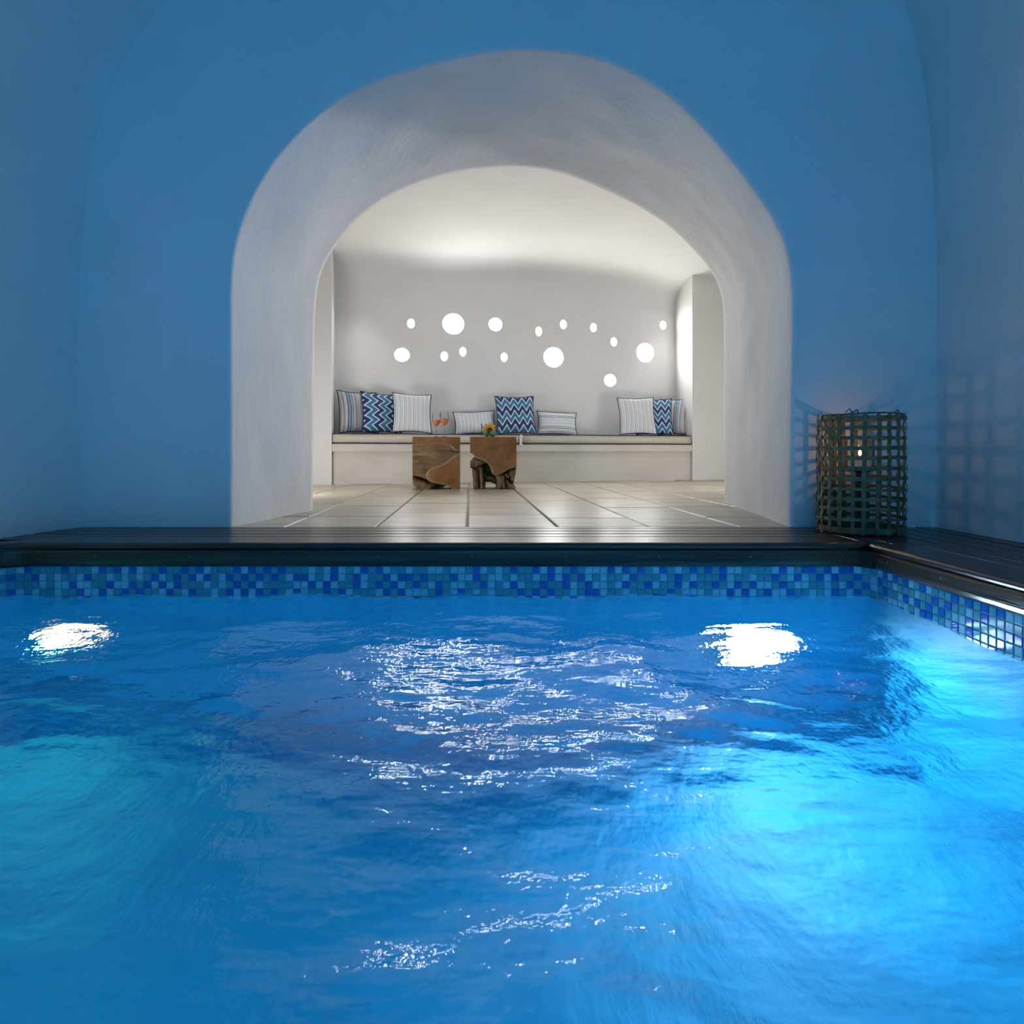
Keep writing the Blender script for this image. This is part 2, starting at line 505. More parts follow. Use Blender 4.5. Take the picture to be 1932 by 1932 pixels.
rings = []
tang = np.gradient(front, axis=0)
outw = np.stack([-tang[:, 2], np.zeros(NA), tang[:, 0]], axis=1)
outw /= np.linalg.norm(outw, axis=1)[:, None]
RR = 0.022
first = front + outw * RR
room3 = np.stack([room[:, 0], np.zeros(NA), room[:, 1]], axis=1)
for k in range(11):
    rings.append(room3 + (first - room3) * (k / 11.0))
for k in range(7):
    th = PI / 2 * k / 6
    rings.append(front + outw * RR * (1 - math.sin(th)) + np.array([0, RR * (1 - math.cos(th)), 0]))
fr2 = front + np.array([0, RR, 0])
for k in range(1, 25):
    t = k / 24.0
    q = fr2 + (back - fr2) * t
    rings.append(np.array([p + o * (lump(p, 0.022, 2.2) + lump(p, 0.008, 6.0)) * math.sin(PI * min(1, t * 1.02)) for p, o in zip(q, outw)]))
bkd = np.array(BKD); bkn = np.array(BKN)
tb = np.gradient(back, axis=0)
ob = np.array([np.cross(t, bkn) for t in tb]); ob /= np.linalg.norm(ob, axis=1)[:, None]
if ob[NA // 2][2] < 0: ob = -ob
rings.append(back + ob * 0.012 + bkn * 0.012)
rings.append(back + ob * 0.03 + bkn * 0.016)
def bk(x, z):
    t = (x - BK0.x) / BKD.x
    p = BK0 + BKD * t + BKN * 0.016
    return (p.x, p.y, z)
rings.append(resample([bk(-2.66, -0.05), bk(-2.66, 2.7), bk(3.34, 2.7), bk(3.34, -0.05)], NA))
vs = np.concatenate(rings)
fs = grid_faces(len(rings), NA)
midx = [0 if i < 11 else (1 if i < 42 else 2) for i in range(len(rings) - 1) for _ in range(NA - 1)]
wall_arch = build('wall_arch', vs, fs, [M['plaster'], M['plaster_rough'], M['plaster_fine']], smooth=True, mat_idx=midx, fix=False)
tag(wall_arch, 'white plastered wall with a wide deep rounded archway behind the pool', 'wall', kind='structure')

# pool room side walls and vault, reaching back past the camera
YS = [0, -0.03, -0.08, -0.16, -0.28, -0.45, -0.8, -1.4, -2.2, -3.2, -4.3, -5.2]
def room_row(i0, i1, name, label, cat):
    v = []
    for y in YS:
        s = 0.11 * (1 - math.exp(y / 0.24))
        for i in range(i0, i1 + 1):
            x, z = room[i]
            w = max(0.0, min(1.0, -x / 1.8)) if x < 0 else 0
            v.append((x - s * w + lump((x, y, z), 0.006, 3) * (1 if y < -0.01 else 0), y, z))
    o = build(name, v, grid_faces(len(YS), i1 - i0 + 1), M['plaster'], smooth=True, fix=False)
    tag(o, label, cat, kind='structure')
iL = int(np.argmin(np.abs(room[:NA // 2, 1] - 1.9))); iR = NA // 2 + int(np.argmin(np.abs(room[NA // 2:, 1] - 1.9)))
room_row(0, iL, 'wall_left', 'blue lit plaster wall along the left of the pool', 'wall')
room_row(iL, iR, 'ceiling', 'plastered barrel vault over the pool', 'ceiling')
room_row(iR, NA - 1, 'wall_right', 'blue lit plaster wall on the right behind the basket lantern', 'wall')

# ------------------------------------------------------------------ sitting room shell
def plan_wall(name, plan, z0, z1, mat, label, rows=8, smooth=False):
    v = []
    for k in range(rows + 1):
        z = z0 + (z1 - z0) * k / rows
        for p in plan:
            v.append((p[0], p[1], z))
    o = build(name, v, grid_faces(rows + 1, len(plan)), mat, fix=False, smooth=smooth)
    return tag(o, label, 'wall', kind='structure')

def fillet(pts, r=0.015, n=3):
    out = [pts[0]]
    for i in range(1, len(pts) - 1):
        p, a, b = Vector(pts[i]), Vector(pts[i - 1]), Vector(pts[i + 1])
        da, db = (a - p).normalized(), (b - p).normalized()
        for k in range(n + 1):
            t = k / n
            out.append(tuple(p + da * r * (1 - t) ** 2 + db * r * t ** 2))
    out.append(pts[-1])
    return out

plan_wall('wall_pier_left', [hall(-1.02, 0)[:2], hall(0, 0)[:2]], -0.05, 2.7, M['plaster_fine'], 'plain pier wall left of the bench alcove')
plan_wall('wall_alcove_left', [hall(0, 0)[:2], hall(0, ALC)[:2]], -0.05, 2.7, M['plaster_fine'], 'narrow left side wall of the bench alcove')
BW0 = hall(0, ALC)
LIGHTS = [(855.5, 611, 20.5, 19.5, 'largest round glowing wall light, upper left of the group'), (935, 612, 13, 12.5, 'medium round wall light just right of the largest one'),
          (758.5, 669.5, 14, 12.5, 'medium round wall light at the lower left end of the group'), (1044.5, 674, 19.5, 18.8, 'large round wall light above the right lying striped cushion'),
          (1217.5, 665.5, 17.5, 18, 'large round wall light at the right, above the corner cushions'), (1151.5, 717.5, 12, 11.5, 'lowest round wall light, below all the others'),
          (775.5, 610, 6.8, 8.8, 'small oval wall light at the upper left end of the group'), (838.3, 672, 6.6, 8.8, 'small oval wall light below the largest round one'),
          (873.5, 663.5, 6.2, 8.4, 'small oval wall light just right of and above its low neighbour'), (951.3, 674, 6.2, 8.4, 'small oval wall light alone in the low row, near the middle'),
          (1016.5, 625, 6.2, 8.6, 'small oval wall light up and left of the large low one'), (1063, 612, 6.2, 8.6, 'small oval wall light highest above the large middle one'),
          (1120, 618, 6.2, 8.2, 'small oval wall light fourth from the right end of the top row'), (1158.3, 645, 6.2, 8.2, 'small oval wall light straight above the lowest round one'),
          (1251.2, 613.5, 6.2, 8.2, 'small oval wall light at the far upper right by the alcove corner')]
NICHE = 0.042
def pierced_wall():
    bm = bmesh.new()
    def loop(pts):
        vv = [bm.verts.new(p) for p in pts]
        for k in range(len(vv)): bm.edges.new((vv[k], vv[(k + 1) % len(vv)]))
    loop([hall(0, ALC, -0.05), hall(BL + 0.11, ALC, -0.05), hall(BL + 0.11, ALC, 2.7), hall(0, ALC, 2.7)])
    for px, py, rx, ry, _ in LIGHTS:
        p = on_plane(px, py, BW0, N); k = (p.y + 2.6) / F
        loop([p + U * (rx * k * math.cos(2 * PI * q / 28)) + Vector((0, 0, ry * k * math.sin(2 * PI * q / 28))) for q in range(28)])
    bmesh.ops.triangle_fill(bm, use_beauty=True, use_dissolve=False, edges=bm.edges[:])
    bmesh.ops.recalc_face_normals(bm, faces=bm.faces[:])
    return obj_bm('wall_back', bm, M['plaster_fine'])
tag(pierced_wall(), 'white alcove wall with round lights let into it behind the long bench', 'wall', kind='structure')
plan_wall('wall_alcove_right', [hall(BL + 0.11, ALC)[:2], hall(BL, 0)[:2]], -0.05, 2.7, M['plaster_fine'], 'brightly lit right side wall of the bench alcove')
plan_wall('wall_pier_right', [hall(BL, 0)[:2], hall(BL + 1.35, 0)[:2]], -0.05, 2.7, M['plaster_fine'], 'plain pier wall right of the bench alcove')
plan_wall('wall_hall_left', [bk(-2.66, 0)[:2], hall(-1.02, 0)[:2]], -0.05, 2.7, M['plaster_fine'], 'left plaster wall of the sitting room beyond the arch')
plan_wall('wall_hall_right', [bk(3.34, 0)[:2], hall(BL + 1.35, 0)[:2]], -0.05, 2.7, M['plaster_fine'], 'right plaster wall of the sitting room beyond the arch')
v = []
nu, nv = 41, 45
for j in range(nv):
    for i in range(nu):
        u = -1.6 + (BL + 3.2) * i / (nu - 1)
        vv = (-4.4 + 4.55 * j / 22) if j <= 22 else 0.15 + (ALC - 0.15) * math.sin(PI / 2 * (j - 22) / (nv - 23))
        t = min(1, max(0, u / BL))
        z = 2.386 + 0.10 * math.sin(PI * t)
        if u > BL: z -= 0.10 * (u - BL)
        if vv > ALC - 0.42:                            # rounded cove down to the alcove wall
            q = min(1.0, (vv - ALC + 0.42) / 0.42)
            z -= 0.26 * (1 - math.sqrt(max(0.0, 1 - q * q)))
        p = hall(u, vv)
        if vv < -1.2:                                  # keep the sheet behind the arch wall
            pass
        v.append((p.x, p.y, z))
ch = build('ceiling_hall', v, grid_faces(nv, nu), M['plaster_fine'], smooth=True, fix=False)
bm = bmesh.new(); bm.from_mesh(ch.data)
bmesh.ops.bisect_plane(bm, geom=bm.verts[:] + bm.edges[:] + bm.faces[:], plane_co=BK0 + BKN * 0.016, plane_no=-BKN, clear_outer=True)
bm.to_mesh(ch.data); bm.free()
tag(ch, 'softly curved white ceiling above the bench alcove', 'ceiling', kind='structure')

# ------------------------------------------------------------------ stone floor of the sitting room
floor = build('floor', [(-2.9, 0.0, -0.012), (3.6, 0.0, -0.012), (3.6, 5.2, -0.012), (-2.9, 4.4, -0.012)], [(0, 1, 2, 3)], M['grout'])
tag(floor, 'pale limestone slab floor under the arch and sitting room', 'floor', kind='structure')
SK = -0.0707
joint_rows = {-1: [0.61, 1.20, 2.13], 0: [0.50, 1.28, 1.84], 1: [0.35, 1.41, 2.05], -2: [0.42, 1.0, 1.75], 2: [0.15, 0.9, 1.6]}
for j in range(-6, 9):
    xa = -0.198 + 0.40 * j
    ys = [0.0] + joint_rows.get(j, [random.uniform(0.2, 0.6)])
    while ys[-1] < 4.6:
        ys.append(ys[-1] + random.uniform(0.5, 0.8))
    for y0, y1 in zip(ys[:-1], ys[1:]):
        g = 0.005
        a, b = y0 + (g if y0 > 0 else 0.002), y1 - g
        c = Vector((xa + 0.2 + SK * (a + b) / 2, (a + b) / 2, 0))
        v_c = (c - A).dot(N)
        if v_c > 0.15: continue
        yb = BK0.y + (c.x - BK0.x) * BKD.y / BKD.x
        if c.y < yb + 0.1 and not (-1.42 < c.x < 1.58): continue
        if c.x < -2.75 or c.x > 3.3: continue
        z = random.uniform(-0.0015, 0.0)
        x0, x1 = xa + g, xa + 0.40 - g
        def P(x, y, zz): return (x + SK * y, y, zz)
        bv = 0.004
        vs = [P(x0, a, -0.012), P(x1, a, -0.012), P(x1, b, -0.012), P(x0, b, -0.012),
              P(x0, a, z - bv), P(x1, a, z - bv), P(x1, b, z - bv), P(x0, b, z - bv),
              P(x0 + bv, a + bv, z), P(x1 - bv, a + bv, z), P(x1 - bv, b - bv, z), P(x0 + bv, b - bv, z)]
        fs = [(8, 9, 10, 11)]
        for k in range(4):
            k2 = (k + 1) % 4
            fs += [(k, k2, 4 + k2, 4 + k), (4 + k, 4 + k2, 8 + k2, 8 + k)]
        build('floor_slab', vs, fs, M[random.choice(['stone', 'stone_b', 'stone_c'])], floor)

# ------------------------------------------------------------------ pool basin
WZ = -0.191
PX0, PX1, PYB, PYN, PZB = -1.86, 1.30, -0.442, -4.25, -1.30
TP = 0.0272
rL, rR = 0.09, 0.055
path = [(PX0, -2.4)]
def arc(cx_, cy_, r, a0, a1, n=10):
    return [(cx_ + r * math.cos(a0 + (a1 - a0) * k / n), cy_ + r * math.sin(a0 + (a1 - a0) * k / n)) for k in range(n + 1)]
left_arc = arc(PX0 + rL, PYB - rL, rL, PI, PI / 2)
right_arc = arc(PX1 - rR, PYB - rR, rR, PI / 2, 0)

def pool_wall(name, plan, label):
    zs = [-0.087, -0.232, -0.6, PZB]
    v = []
    for z in zs:
        for p in plan: v.append((p[0], p[1], z))
    fs = grid_faces(len(zs), len(plan))
    mi = [0] * (len(plan) - 1) + [1] * (2 * (len(plan) - 1))
    o = build(name, v, fs, [M['tile_grout'], M['pool']], mat_idx=mi, smooth=True, fix=False)
    return tag(o, label, 'pool wall', kind='structure')
pw_back = pool_wall('wall_pool_back', left_arc + [(x, PYB) for x in np.linspace(PX0 + rL + .05, PX1 - rR - .05, 24)] + right_arc, 'far pool wall with a mosaic tile band under the deck')
pw_right = pool_wall('wall_pool_right', [(PX1, y) for y in np.linspace(PYB - rR, PYN, 12)], 'right pool wall with a mosaic tile band under the side deck')
pw_left = pool_wall('wall_pool_left', [(PX0, y) for y in np.linspace(PYN, PYB - rL, 12)], 'left pool wall in blue plaster')
pw_near = pool_wall('wall_pool_near', [(PX1, PYN), (PX0, PYN)], 'near pool wall in blue plaster')
pf = build('floor_pool', [(PX0, PYN, PZB), (PX1, PYN, PZB), (PX1, PYB, PZB), (PX0, PYB, PZB)], [(0, 1, 2, 3)], M['pool'])
tag(pf, 'deep blue plastered pool floor under the water', 'pool floor', kind='structure')

# mosaic tiles: a bevelled glass square, one mesh for each colour
def tile_mesh(name, mat):
    h, t, b = TP / 2 - 0.0012, 0.0035, 0.0022
    vs = [(-h, 0, -h), (h, 0, -h), (h, 0, h), (-h, 0, h), (-h, -t + b * .6, -h), (h, -t + b * .6, -h), (h, -t + b * .6, h), (-h, -t + b * .6, h),
          (-h + b, -t, -h + b), (h - b, -t, -h + b), (h - b, -t, h - b), (-h + b, -t, h - b)]
    fs = [(8, 9, 10, 11)]
    for k in range(4):
        k2 = (k + 1) % 4
        fs += [(k, k2, 4 + k2, 4 + k), (4 + k, 4 + k2, 8 + k2, 8 + k)]
    return make_mesh(name, vs, fs, mat), np.array(vs), fs
TM = [tile_mesh('mosaic_tile', M[k]) for k in ('tile_blue', 'tile_teal', 'tile_pale')]

def lay_tiles(parent, plan, s_from, s_to, keep):
    P = np.array(plan, dtype=float)
    d = np.concatenate([[0], np.cumsum(np.linalg.norm(np.diff(P, axis=0), axis=1))])
    s_to = min(s_to, d[-1])
    cells = []
    n = int((s_to - s_from) / TP)
    prevc = [1] * 5
    for k in range(n):
        s = s_from + (k + 0.5) * TP
        p = np.array([np.interp(s, d, P[:, 0]), np.interp(s, d, P[:, 1])])
        e = 0.008
        q = np.array([np.interp(s + e, d, P[:, 0]) - np.interp(s - e, d, P[:, 0]), np.interp(s + e, d, P[:, 1]) - np.interp(s - e, d, P[:, 1])])
        ang = math.atan2(q[1], q[0])
        lastrow = 1
        for r in range(5):
            opts = [0.30, 0.38, 0.32]
            if prevc[r] == 0: opts[0] = 0.04
            if lastrow == 0: opts[0] *= 0.25
            if prevc[r] == 2: opts[2] *= 0.4
            c = random.choices((0, 1, 2), opts)[0]
            prevc[r] = c; lastrow = c
            dist = math.hypot(p[0], p[1] + 2.6)
            cells.append((dist + (10 if r == 4 else 0), p, ang, -0.0872 - TP * (r + 0.5), c))
    cells.sort(key=lambda t: t[0])
    for _, p, ang, z, c in cells[:keep]:
        o = obj_from_mesh('mosaic_tile', TM[c][0], parent, (p[0], p[1], z), (0, 0, ang))
    rest = cells[keep:]
    if rest:
        vs, fs, mi = [], [], []
        for _, p, ang, z, c in rest:
            R = np.array([[math.cos(ang), -math.sin(ang), 0], [math.sin(ang), math.cos(ang), 0], [0, 0, 1]])
            o0 = len(vs)
            for q in TM[c][1] @ R.T: vs.append((q[0] + p[0], q[1] + p[1], q[2] + z))
            for f in TM[c][2]: fs.append(tuple(i + o0 for i in f)); mi.append(c)
        o = build('mosaic_tile_field', vs, fs, [M['tile_blue'], M['tile_teal'], M['tile_pale']], parent, mat_idx=mi)
        o['kind'] = 'stuff'
lay_tiles(pw_back, left_arc + [(PX1 - rR - .001, PYB)] + right_arc, 0.0, 99, 300)
lay_tiles(pw_right, [(PX1, PYB - rR), (PX1, -1.75)], 0.0, 99, 170)

# ------------------------------------------------------------------ water
nx, ny = 300, 360
xs = np.linspace(PX0, PX1, nx); ysw = np.linspace(PYN, PYB, ny)
X, Y = np.meshgrid(xs, ysw)
H = np.zeros_like(X)
rng = np.random.default_rng(23)
for k in range(46):
    lam = 10 ** rng.uniform(math.log10(0.065), math.log10(0.6))
    th = math.radians(104) + rng.normal(0, 0.75)
    kk = 2 * PI / lam
    amp = 0.0015 * (lam / 0.4) ** 0.95 * rng.uniform(0.4, 1)
    ph = rng.uniform(0, 2 * PI)
    ax = kk * (X * math.cos(th) + Y * math.sin(th)) + ph
    warp = 0.9 * np.sin(2 * PI * (X * rng.uniform(-1, 1) + Y * rng.uniform(-1, 1)) / 1.3 + ph * 2)
    H += amp * np.sin(ax + warp)
verts = np.stack([X.ravel(), Y.ravel(), (WZ + H).ravel()], axis=1)
water = build('pool_water', verts, grid_faces(ny, nx), M['water'], smooth=True, fix=False)
tag(water, 'rippling bright blue pool water filling the foreground', 'water', kind='stuff')

# underwater lamps: bezel and lens, with the beam each one throws
def pool_lamp(loc, rz, label, lens, energy, color, target, r=0.10, cone=2.9):
    root = tag(empty('pool_lamp', loc, (0, 0, rz)), label, 'lamp', 'underwater pool lamps')
    def turn(vs): return [(x, -z, y) for x, y, z in vs]        # lathe axis points to -Y
    v, f = lathe([(r * 1.05, 0.0), (r * 1.28, 0.0), (r * 1.30, 0.012), (r * 1.15, 0.022), (r * 1.02, 0.020), (r, 0.006)], 32)
    build('bezel', turn(v), f, M['lamp_ring'], root, smooth=True)
    v, f = lathe([(r * 1.03, 0.004), (r * 0.9, 0.012), (r * 0.6, 0.018), (r * 0.2, 0.020)], 32, cap_top=True)
    build('lens', turn(v), f, lens, root, smooth=True)
    d = Vector(target) - Vector(loc)
    off = Vector((math.sin(rz), -math.cos(rz), 0)) * 0.06
    add_light('pool_lamp_beam', 'SPOT', Vector(loc) + off, energy, color, target, spot_size=cone, spot_blend=0.5, shadow_soft_size=0.05)
pool_lamp((0.876, PYB, -0.75), 0, 'bright white underwater lamp on the far pool wall, near the corner', M['lamp_cool'], 26, (0.3, 0.60, 1.0), (0.876, -3.0, -1.0), 0.12)
pool_lamp((-1.59, PYB, -0.70), 0, 'warm white underwater lamp at the left end of the far pool wall', M['lamp_warm'], 9, (0.2, 1.0, 0.7), (-1.3, -3.0, -1.0), 0.085)
pool_lamp((0.75, PYN, -0.70), PI, 'underwater lamp on the near pool wall, right side', M['lamp_cool'], 62, (0.35, 0.60, 1.0), (1.3, -2.0, -0.9), 0.10)
pool_lamp((-1.1, PYN, -0.70), PI, 'underwater lamp on the near pool wall, left side', M['lamp_warm'], 20, (0.10, 0.95, 0.85), (-0.8, -3.35, -1.3), 0.09, 2.0)

# ------------------------------------------------------------------ decks
NOSE = [(-.079, 0), (-.006, 0), (.001, -.0025), (.005, -.008), (.0055, -.013), (.003, -.019), (-.003, -.0225), (-.079, -.0225)]
FASC = [(-.03, -.025), (-.004, -.025), (.001, -.028), (.003, -.036), (.003, -.068), (.0, -.079), (-.006, -.086), (-.03, -.087)]
def plank(parent, x0, x1, y0, y1, mat, z=-0.0):
    return obj_bm('plank', box_bm(x0, x1, y0, y1, z - 0.022, z, 0.003, 2), mat, parent)

deck = tag(empty('pool_deck', (0, 0, 0)), 'dark slatted wooden deck along the foot of the arch wall', 'deck', kind='structure')
_lx = PX0 + .013
pb = [(_lx, -4.2), (_lx, -1.0)] + [(_lx + .09 - .09 * math.cos(PI / 2 * k / 8), -.545 + .09 * math.sin(PI / 2 * k / 8)) for k in range(9)] + [(1.2, -.455), (1.235, -.455), (1.260, -.453), (1.278, -.447), (1.292, -.436), (1.302, -.420)]
v, f = sweep(NOSE, pb); build('nosing', v, f, M['deck'], deck)
v, f = sweep(FASC, pb); fb1 = build('fascia_board', v, f, M['fascia'], deck)
for k in range(5):
    y0 = -.372 + .08 * k
    y1 = min(y0 + .0725, -0.002)
    xl = -1.885 - 0.10 * (1 - math.exp(y0 / 0.24))
    plank(deck, xl + 0.012, 1.2865, y0, y1, M['deck'], -random.uniform(0, 0.0012))
obj_bm('joist_bed', box_bm(-1.88, 1.305, -.425, -.004, -.086, -.055), M['joist'], deck)
for px in (180, 358, 537, 714, 891, 1067, 1243, 1416, 1590):
    p = at(px, 1043, 2.142)
    v, f = lathe([(0.0028, 0), (0.0028, 0.0015), (0.0015, 0.002)], 10, cap_top=True)
    build('screw', [(x, -z, y) for x, y, z in v], f, M['screw'], fb1, loc=(p.x, -.458, -.05))

plank(deck, -1.99, -1.931, -4.2, -.38, M['deck_y'])
obj_bm('joist_bed', box_bm(-1.99, -1.87, -4.2, -.43, -.086, -.055), M['joist'], deck)
v, f = sweep([(0, -.0872), (0, -.078), (-.09, -.078), (-.09, -.0872)], pb[1:11]); build('coping_soffit', v, f, M['joist'], deck)
poly = [(1.255, -.4525), (1.287, -.49), (1.33, -.49), (1.33, -.43), (1.255, -.43)]
build('corner_soffit', [(x, y, z) for z in (-.0872, -.03) for x, y in poly], [(4, 3, 2, 1, 0), (5, 6, 7, 8, 9)] + [(k, (k + 1) % 5, 5 + (k + 1) % 5, 5 + k) for k in range(5)], M['joist'], deck)
obj_bm('corner_block', box_bm(1.268, 1.36, -.432, -.36, -.086, -.0235), M['joist'], deck)  # filler added to keep world light out of the corner gap

deck2 = tag(empty('pool_deck', (1.6, 0, 0)), 'dark slatted wooden deck along the right wall beside the pool', 'deck', kind='structure')
deck2.location = (0, 0, 0)
ps = [(1.370, -.439), (1.328, -.441), (1.308, -.446), (1.295, -.457), (1.288, -.475), (1.285, -.505), (1.285, -4.2)]
v, f = sweep(NOSE, ps[3:]); build('nosing', v, f, M['deck_y'], deck2)
v, f = sweep([(max(a, -.012), z) for a, z in NOSE], ps[:4]); build('nosing_corner', v, f, M['deck_y'], deck2, smooth=True)
v, f = sweep([(max(a, -.012), z) for a, z in FASC], ps); fb2 = build('fascia_board', v, f, M['fascia_y'], deck2)
plank(deck2, 1.288, 1.361, -.43, -0.002, M['deck_y'])
for k in range(7):
    x0 = 1.366 + .08 * k
    x1 = min(x0 + .0725, 1.852)
    plank(deck2, x0, x1, -4.2, -0.002, M['deck_y'], -random.uniform(0, 0.0012))
obj_bm('joist_bed', box_bm(1.306, 1.85, -4.2, -.425, -.086, -.055), M['joist'], deck2)
for yy in (-.58, -.83, -1.12, -1.45):
    v, f = lathe([(0.0038, 0), (0.0038, 0.002), (0.002, 0.003)], 10, cap_top=True)
    build('screw', [(-z, x, y) for x, y, z in v], f, M['screw'], fb2, loc=(1.282, yy, -.048))

# ------------------------------------------------------------------ built-in bench with seat cushions
bench = tag(empty('built_in_bench', A, (0, 0, PHI)), 'white plastered built-in bench running across the alcove', 'bench')
obj_bm('seat_slab', box_bm(0.0005, BL - 0.0005, 0.0, ALC - 0.004, 0.33, 0.41, 0.008, 3), M['bench_plaster'], bench, smooth=False)
bmb = box_bm(0.003, BL, 0.055, ALC - 0.004, -0.012, 0.33)
for vv in bmb.verts:
    if vv.co.x > 1: vv.co.x += 0.11 * vv.co.y / ALC      # follows the splayed right side wall
obj_bm('base', bmb, M['bench_plaster'], bench)

def rect_loop(x0, x1, y0, y1, z, n=26, r=0.02, wob=0.003):
    pts = []
    cs = [(x0 + r, y0 + r, PI), (x1 - r, y0 + r, 1.5 * PI), (x1 - r, y1 - r, 0), (x0 + r, y1 - r, .5 * PI)]
    seq = []
    for cx_, cy_, a0 in cs:
        seq += [(cx_ + r * math.cos(a0 + PI / 2 * k / 4), cy_ + r * math.sin(a0 + PI / 2 * k / 4)) for k in range(5)]
    seq.append(seq[0])
    rs = resample(seq, n * 4 + 1)[:-1]
    return [(p[0], p[1], z + wob * noise.noise(Vector((p[0] * 2.2, p[1] * 2.2, z * 40)))) for p in rs]

UJ = bench_u(984, 0)
for (u0, u1, label) in ((0.008, UJ - 0.006, 'long ivory seat cushion with navy piping on the left half of the bench'),
                        (UJ + 0.006, BL - 0.012, 'long ivory seat cushion with navy piping on the right half of the bench')):
    c = tag(empty('seat_cushion', hall(u0, -0.006, 0.411), (0, 0, PHI)), label, 'cushion', 'seat cushions on the bench')
    L = u1 - u0
    bm = box_bm(0, L, 0, ALC - 0.02, 0.0, 0.104, 0.0)
    bmesh.ops.subdivide_edges(bm, edges=[e for e in bm.edges if abs((e.verts[0].co - e.verts[1].co).x) > 0.5], cuts=18, use_grid_fill=True)
    for vv in bm.verts:
        if vv.co.z > 0.05: vv.co.z += 0.004 * noise.noise(Vector((vv.co.x * 2.2, 0, 4)))
    bmesh.ops.bevel(bm, geom=[e for e in bm.edges if len(e.link_faces) == 2 and e.calc_face_angle() > 0.8], offset=0.014, segments=3, affect='EDGES')
    cov = obj_bm('cover', bm, M['seat'], c, smooth=True)
    for z in (0.100, 0.005):
        v, f = tube(rect_loop(0, L, 0, ALC - 0.02, z, 30), 0.0055, 6, closed=True)
        build('piping', v, f, M['navy'], cov, smooth=True)
    xt = L - 0.02 if u0 < 1 else 0.02
    if u0 < 1:
        vs = [(xt + .004, -.012, .10), (xt + .034, -.012, .10), (xt + .026, -.016, .02), (xt + .030, -.013, -.012), (xt - .004, -.013, -.012), (xt + .0, -.016, .02)]
        vs = vs + [(x, y + .006, z) for x, y, z in vs]
        fs = [(0, 1, 2, 5), (5, 2, 3, 4), (6, 11, 8, 7), (11, 10, 9, 8), (0, 6, 7, 1), (1, 7, 8, 2), (2, 8, 9, 3), (3, 9, 10, 4), (4, 10, 11, 5), (5, 11, 6, 0)]
        t = build('fabric_tie', vs, fs, M['white_cloth'], c)
        t['label'] = 'white fabric tie hanging over the front edge'

# ------------------------------------------------------------------ scatter cushions
def pillow(px, vdep, w, h, thick, yaw, lean, mat, label, roll=0.0, dz=0.0, seed=0):
    u = bench_u(px, vdep)
    root = tag(empty('scatter_cushion', hall(u, vdep, 0.529 + dz), (math.radians(lean), math.radians(roll), PHI + math.radians(yaw))), label, 'cushion', 'scatter cushions on the bench')
    root.rotation_mode = 'XYZ'
    n = 25
    vs, uv = [], []
    sides = []
    for side in (-1, 1):
        for j in range(n):
            for i in range(n):
                a = -1 + 2 * i / (n - 1); b = -1 + 2 * j / (n - 1)
                x = w / 2 * a * (1 - .085 * (1 - b * b))
                z = h / 2 * b * (1 - .085 * (1 - a * a)) + h / 2
                e = max(0, (1 - a * a) * (1 - b * b))
                y = side * thick / 2 * e ** 0.42
                if 0 < i < n - 1 and 0 < j < n - 1:
                    y += 0.008 * noise.noise(Vector((a * 2.5 + seed * 7, b * 2.5, side))) * e ** .3
                vs.append((x, y, z)); uv.append((i / (n - 1), j / (n - 1)))
    f1 = grid_faces(n, n)
    fs = f1 + [tuple(reversed([k + n * n for k in f])) for f in f1]
    cover = build('cover', vs, fs, mat, root, smooth=True, uvs=uv)
    loop = []
    idx = [(i, 0) for i in range(n - 1)] + [(n - 1, j) for j in range(n - 1)] + [(i, n - 1) for i in range(n - 1, 0, -1)] + [(0, j) for j in range(n - 1, 0, -1)]
    for i, j in idx:
        loop.append(vs[j * n + i])
    loop = [((x) * 1.006, y, (z - h / 2) * 1.006 + h / 2) for x, y, z in loop]
    v, f = tube(loop, 0.0048, 6, closed=True)
    build('piping', v, f, M['navy'], cover, smooth=True)
    return root

pillow(678, .38, .44, .46, .12, 22, -9, stripe_mat('stripes_bold_left', BOLD, 2.2, phase=.0), 'grey cushion with bold navy and teal stripes in the left corner of the bench', seed=1)
pillow(722, .27, .44, .45, .13, 20, -14, chevron_mat('chevron_left', swap=True, bands=2.8, zig=3.9), 'blue zigzag cushion between two striped cushions at the left end of the bench', seed=2, roll=2)
pillow(778, .16, .42, .44, .14, 6, -14, stripe_mat('stripes_fine_left', FINE, 4.2), 'white finely striped square cushion beside the two wine glasses', seed=3, roll=2)
pillow(898, .42, .48, .27, .11, 0, -16, stripe_mat('stripes_fine_lumbar', FINE, 5.2, phase=.3), 'low white cushion with fine upright stripes behind the sunflower', seed=4, roll=-3)
pillow(975, .31, .455, .455, .14, -3, -15, chevron_mat('chevron_middle', bands=2.6, zig=4.5, phase=.55), 'blue zigzag cushion in the middle of the bench', seed=5, roll=-1)
pillow(1052, .40, .48, .28, .12, -4, -16, stripe_mat('stripes_lying', PALEBOLD, 2.0, swap=True), 'low white cushion with lengthwise blue stripes right of the middle zigzag cushion', seed=6, roll=2)
pillow(1205, .13, .44, .45, .14, -8, -14, stripe_mat('stripes_fine_right', FINE, 4.2, phase=.5), 'white finely striped square cushion at the right end, in front of a zigzag one', seed=7, roll=-1)
pillow(1236, .26, .44, .45, .13, -14, -13, chevron_mat('chevron_right', bands=2.8, zig=4.4, phase=.2), 'blue zigzag cushion half hidden at the right end of the bench', seed=8)
pillow(1271, .31, .40, .46, .12, -46, -12, stripe_mat('stripes_bold_right', BOLD, 2.2, phase=.3), 'grey boldly striped cushion in the right corner of the bench', seed=9)

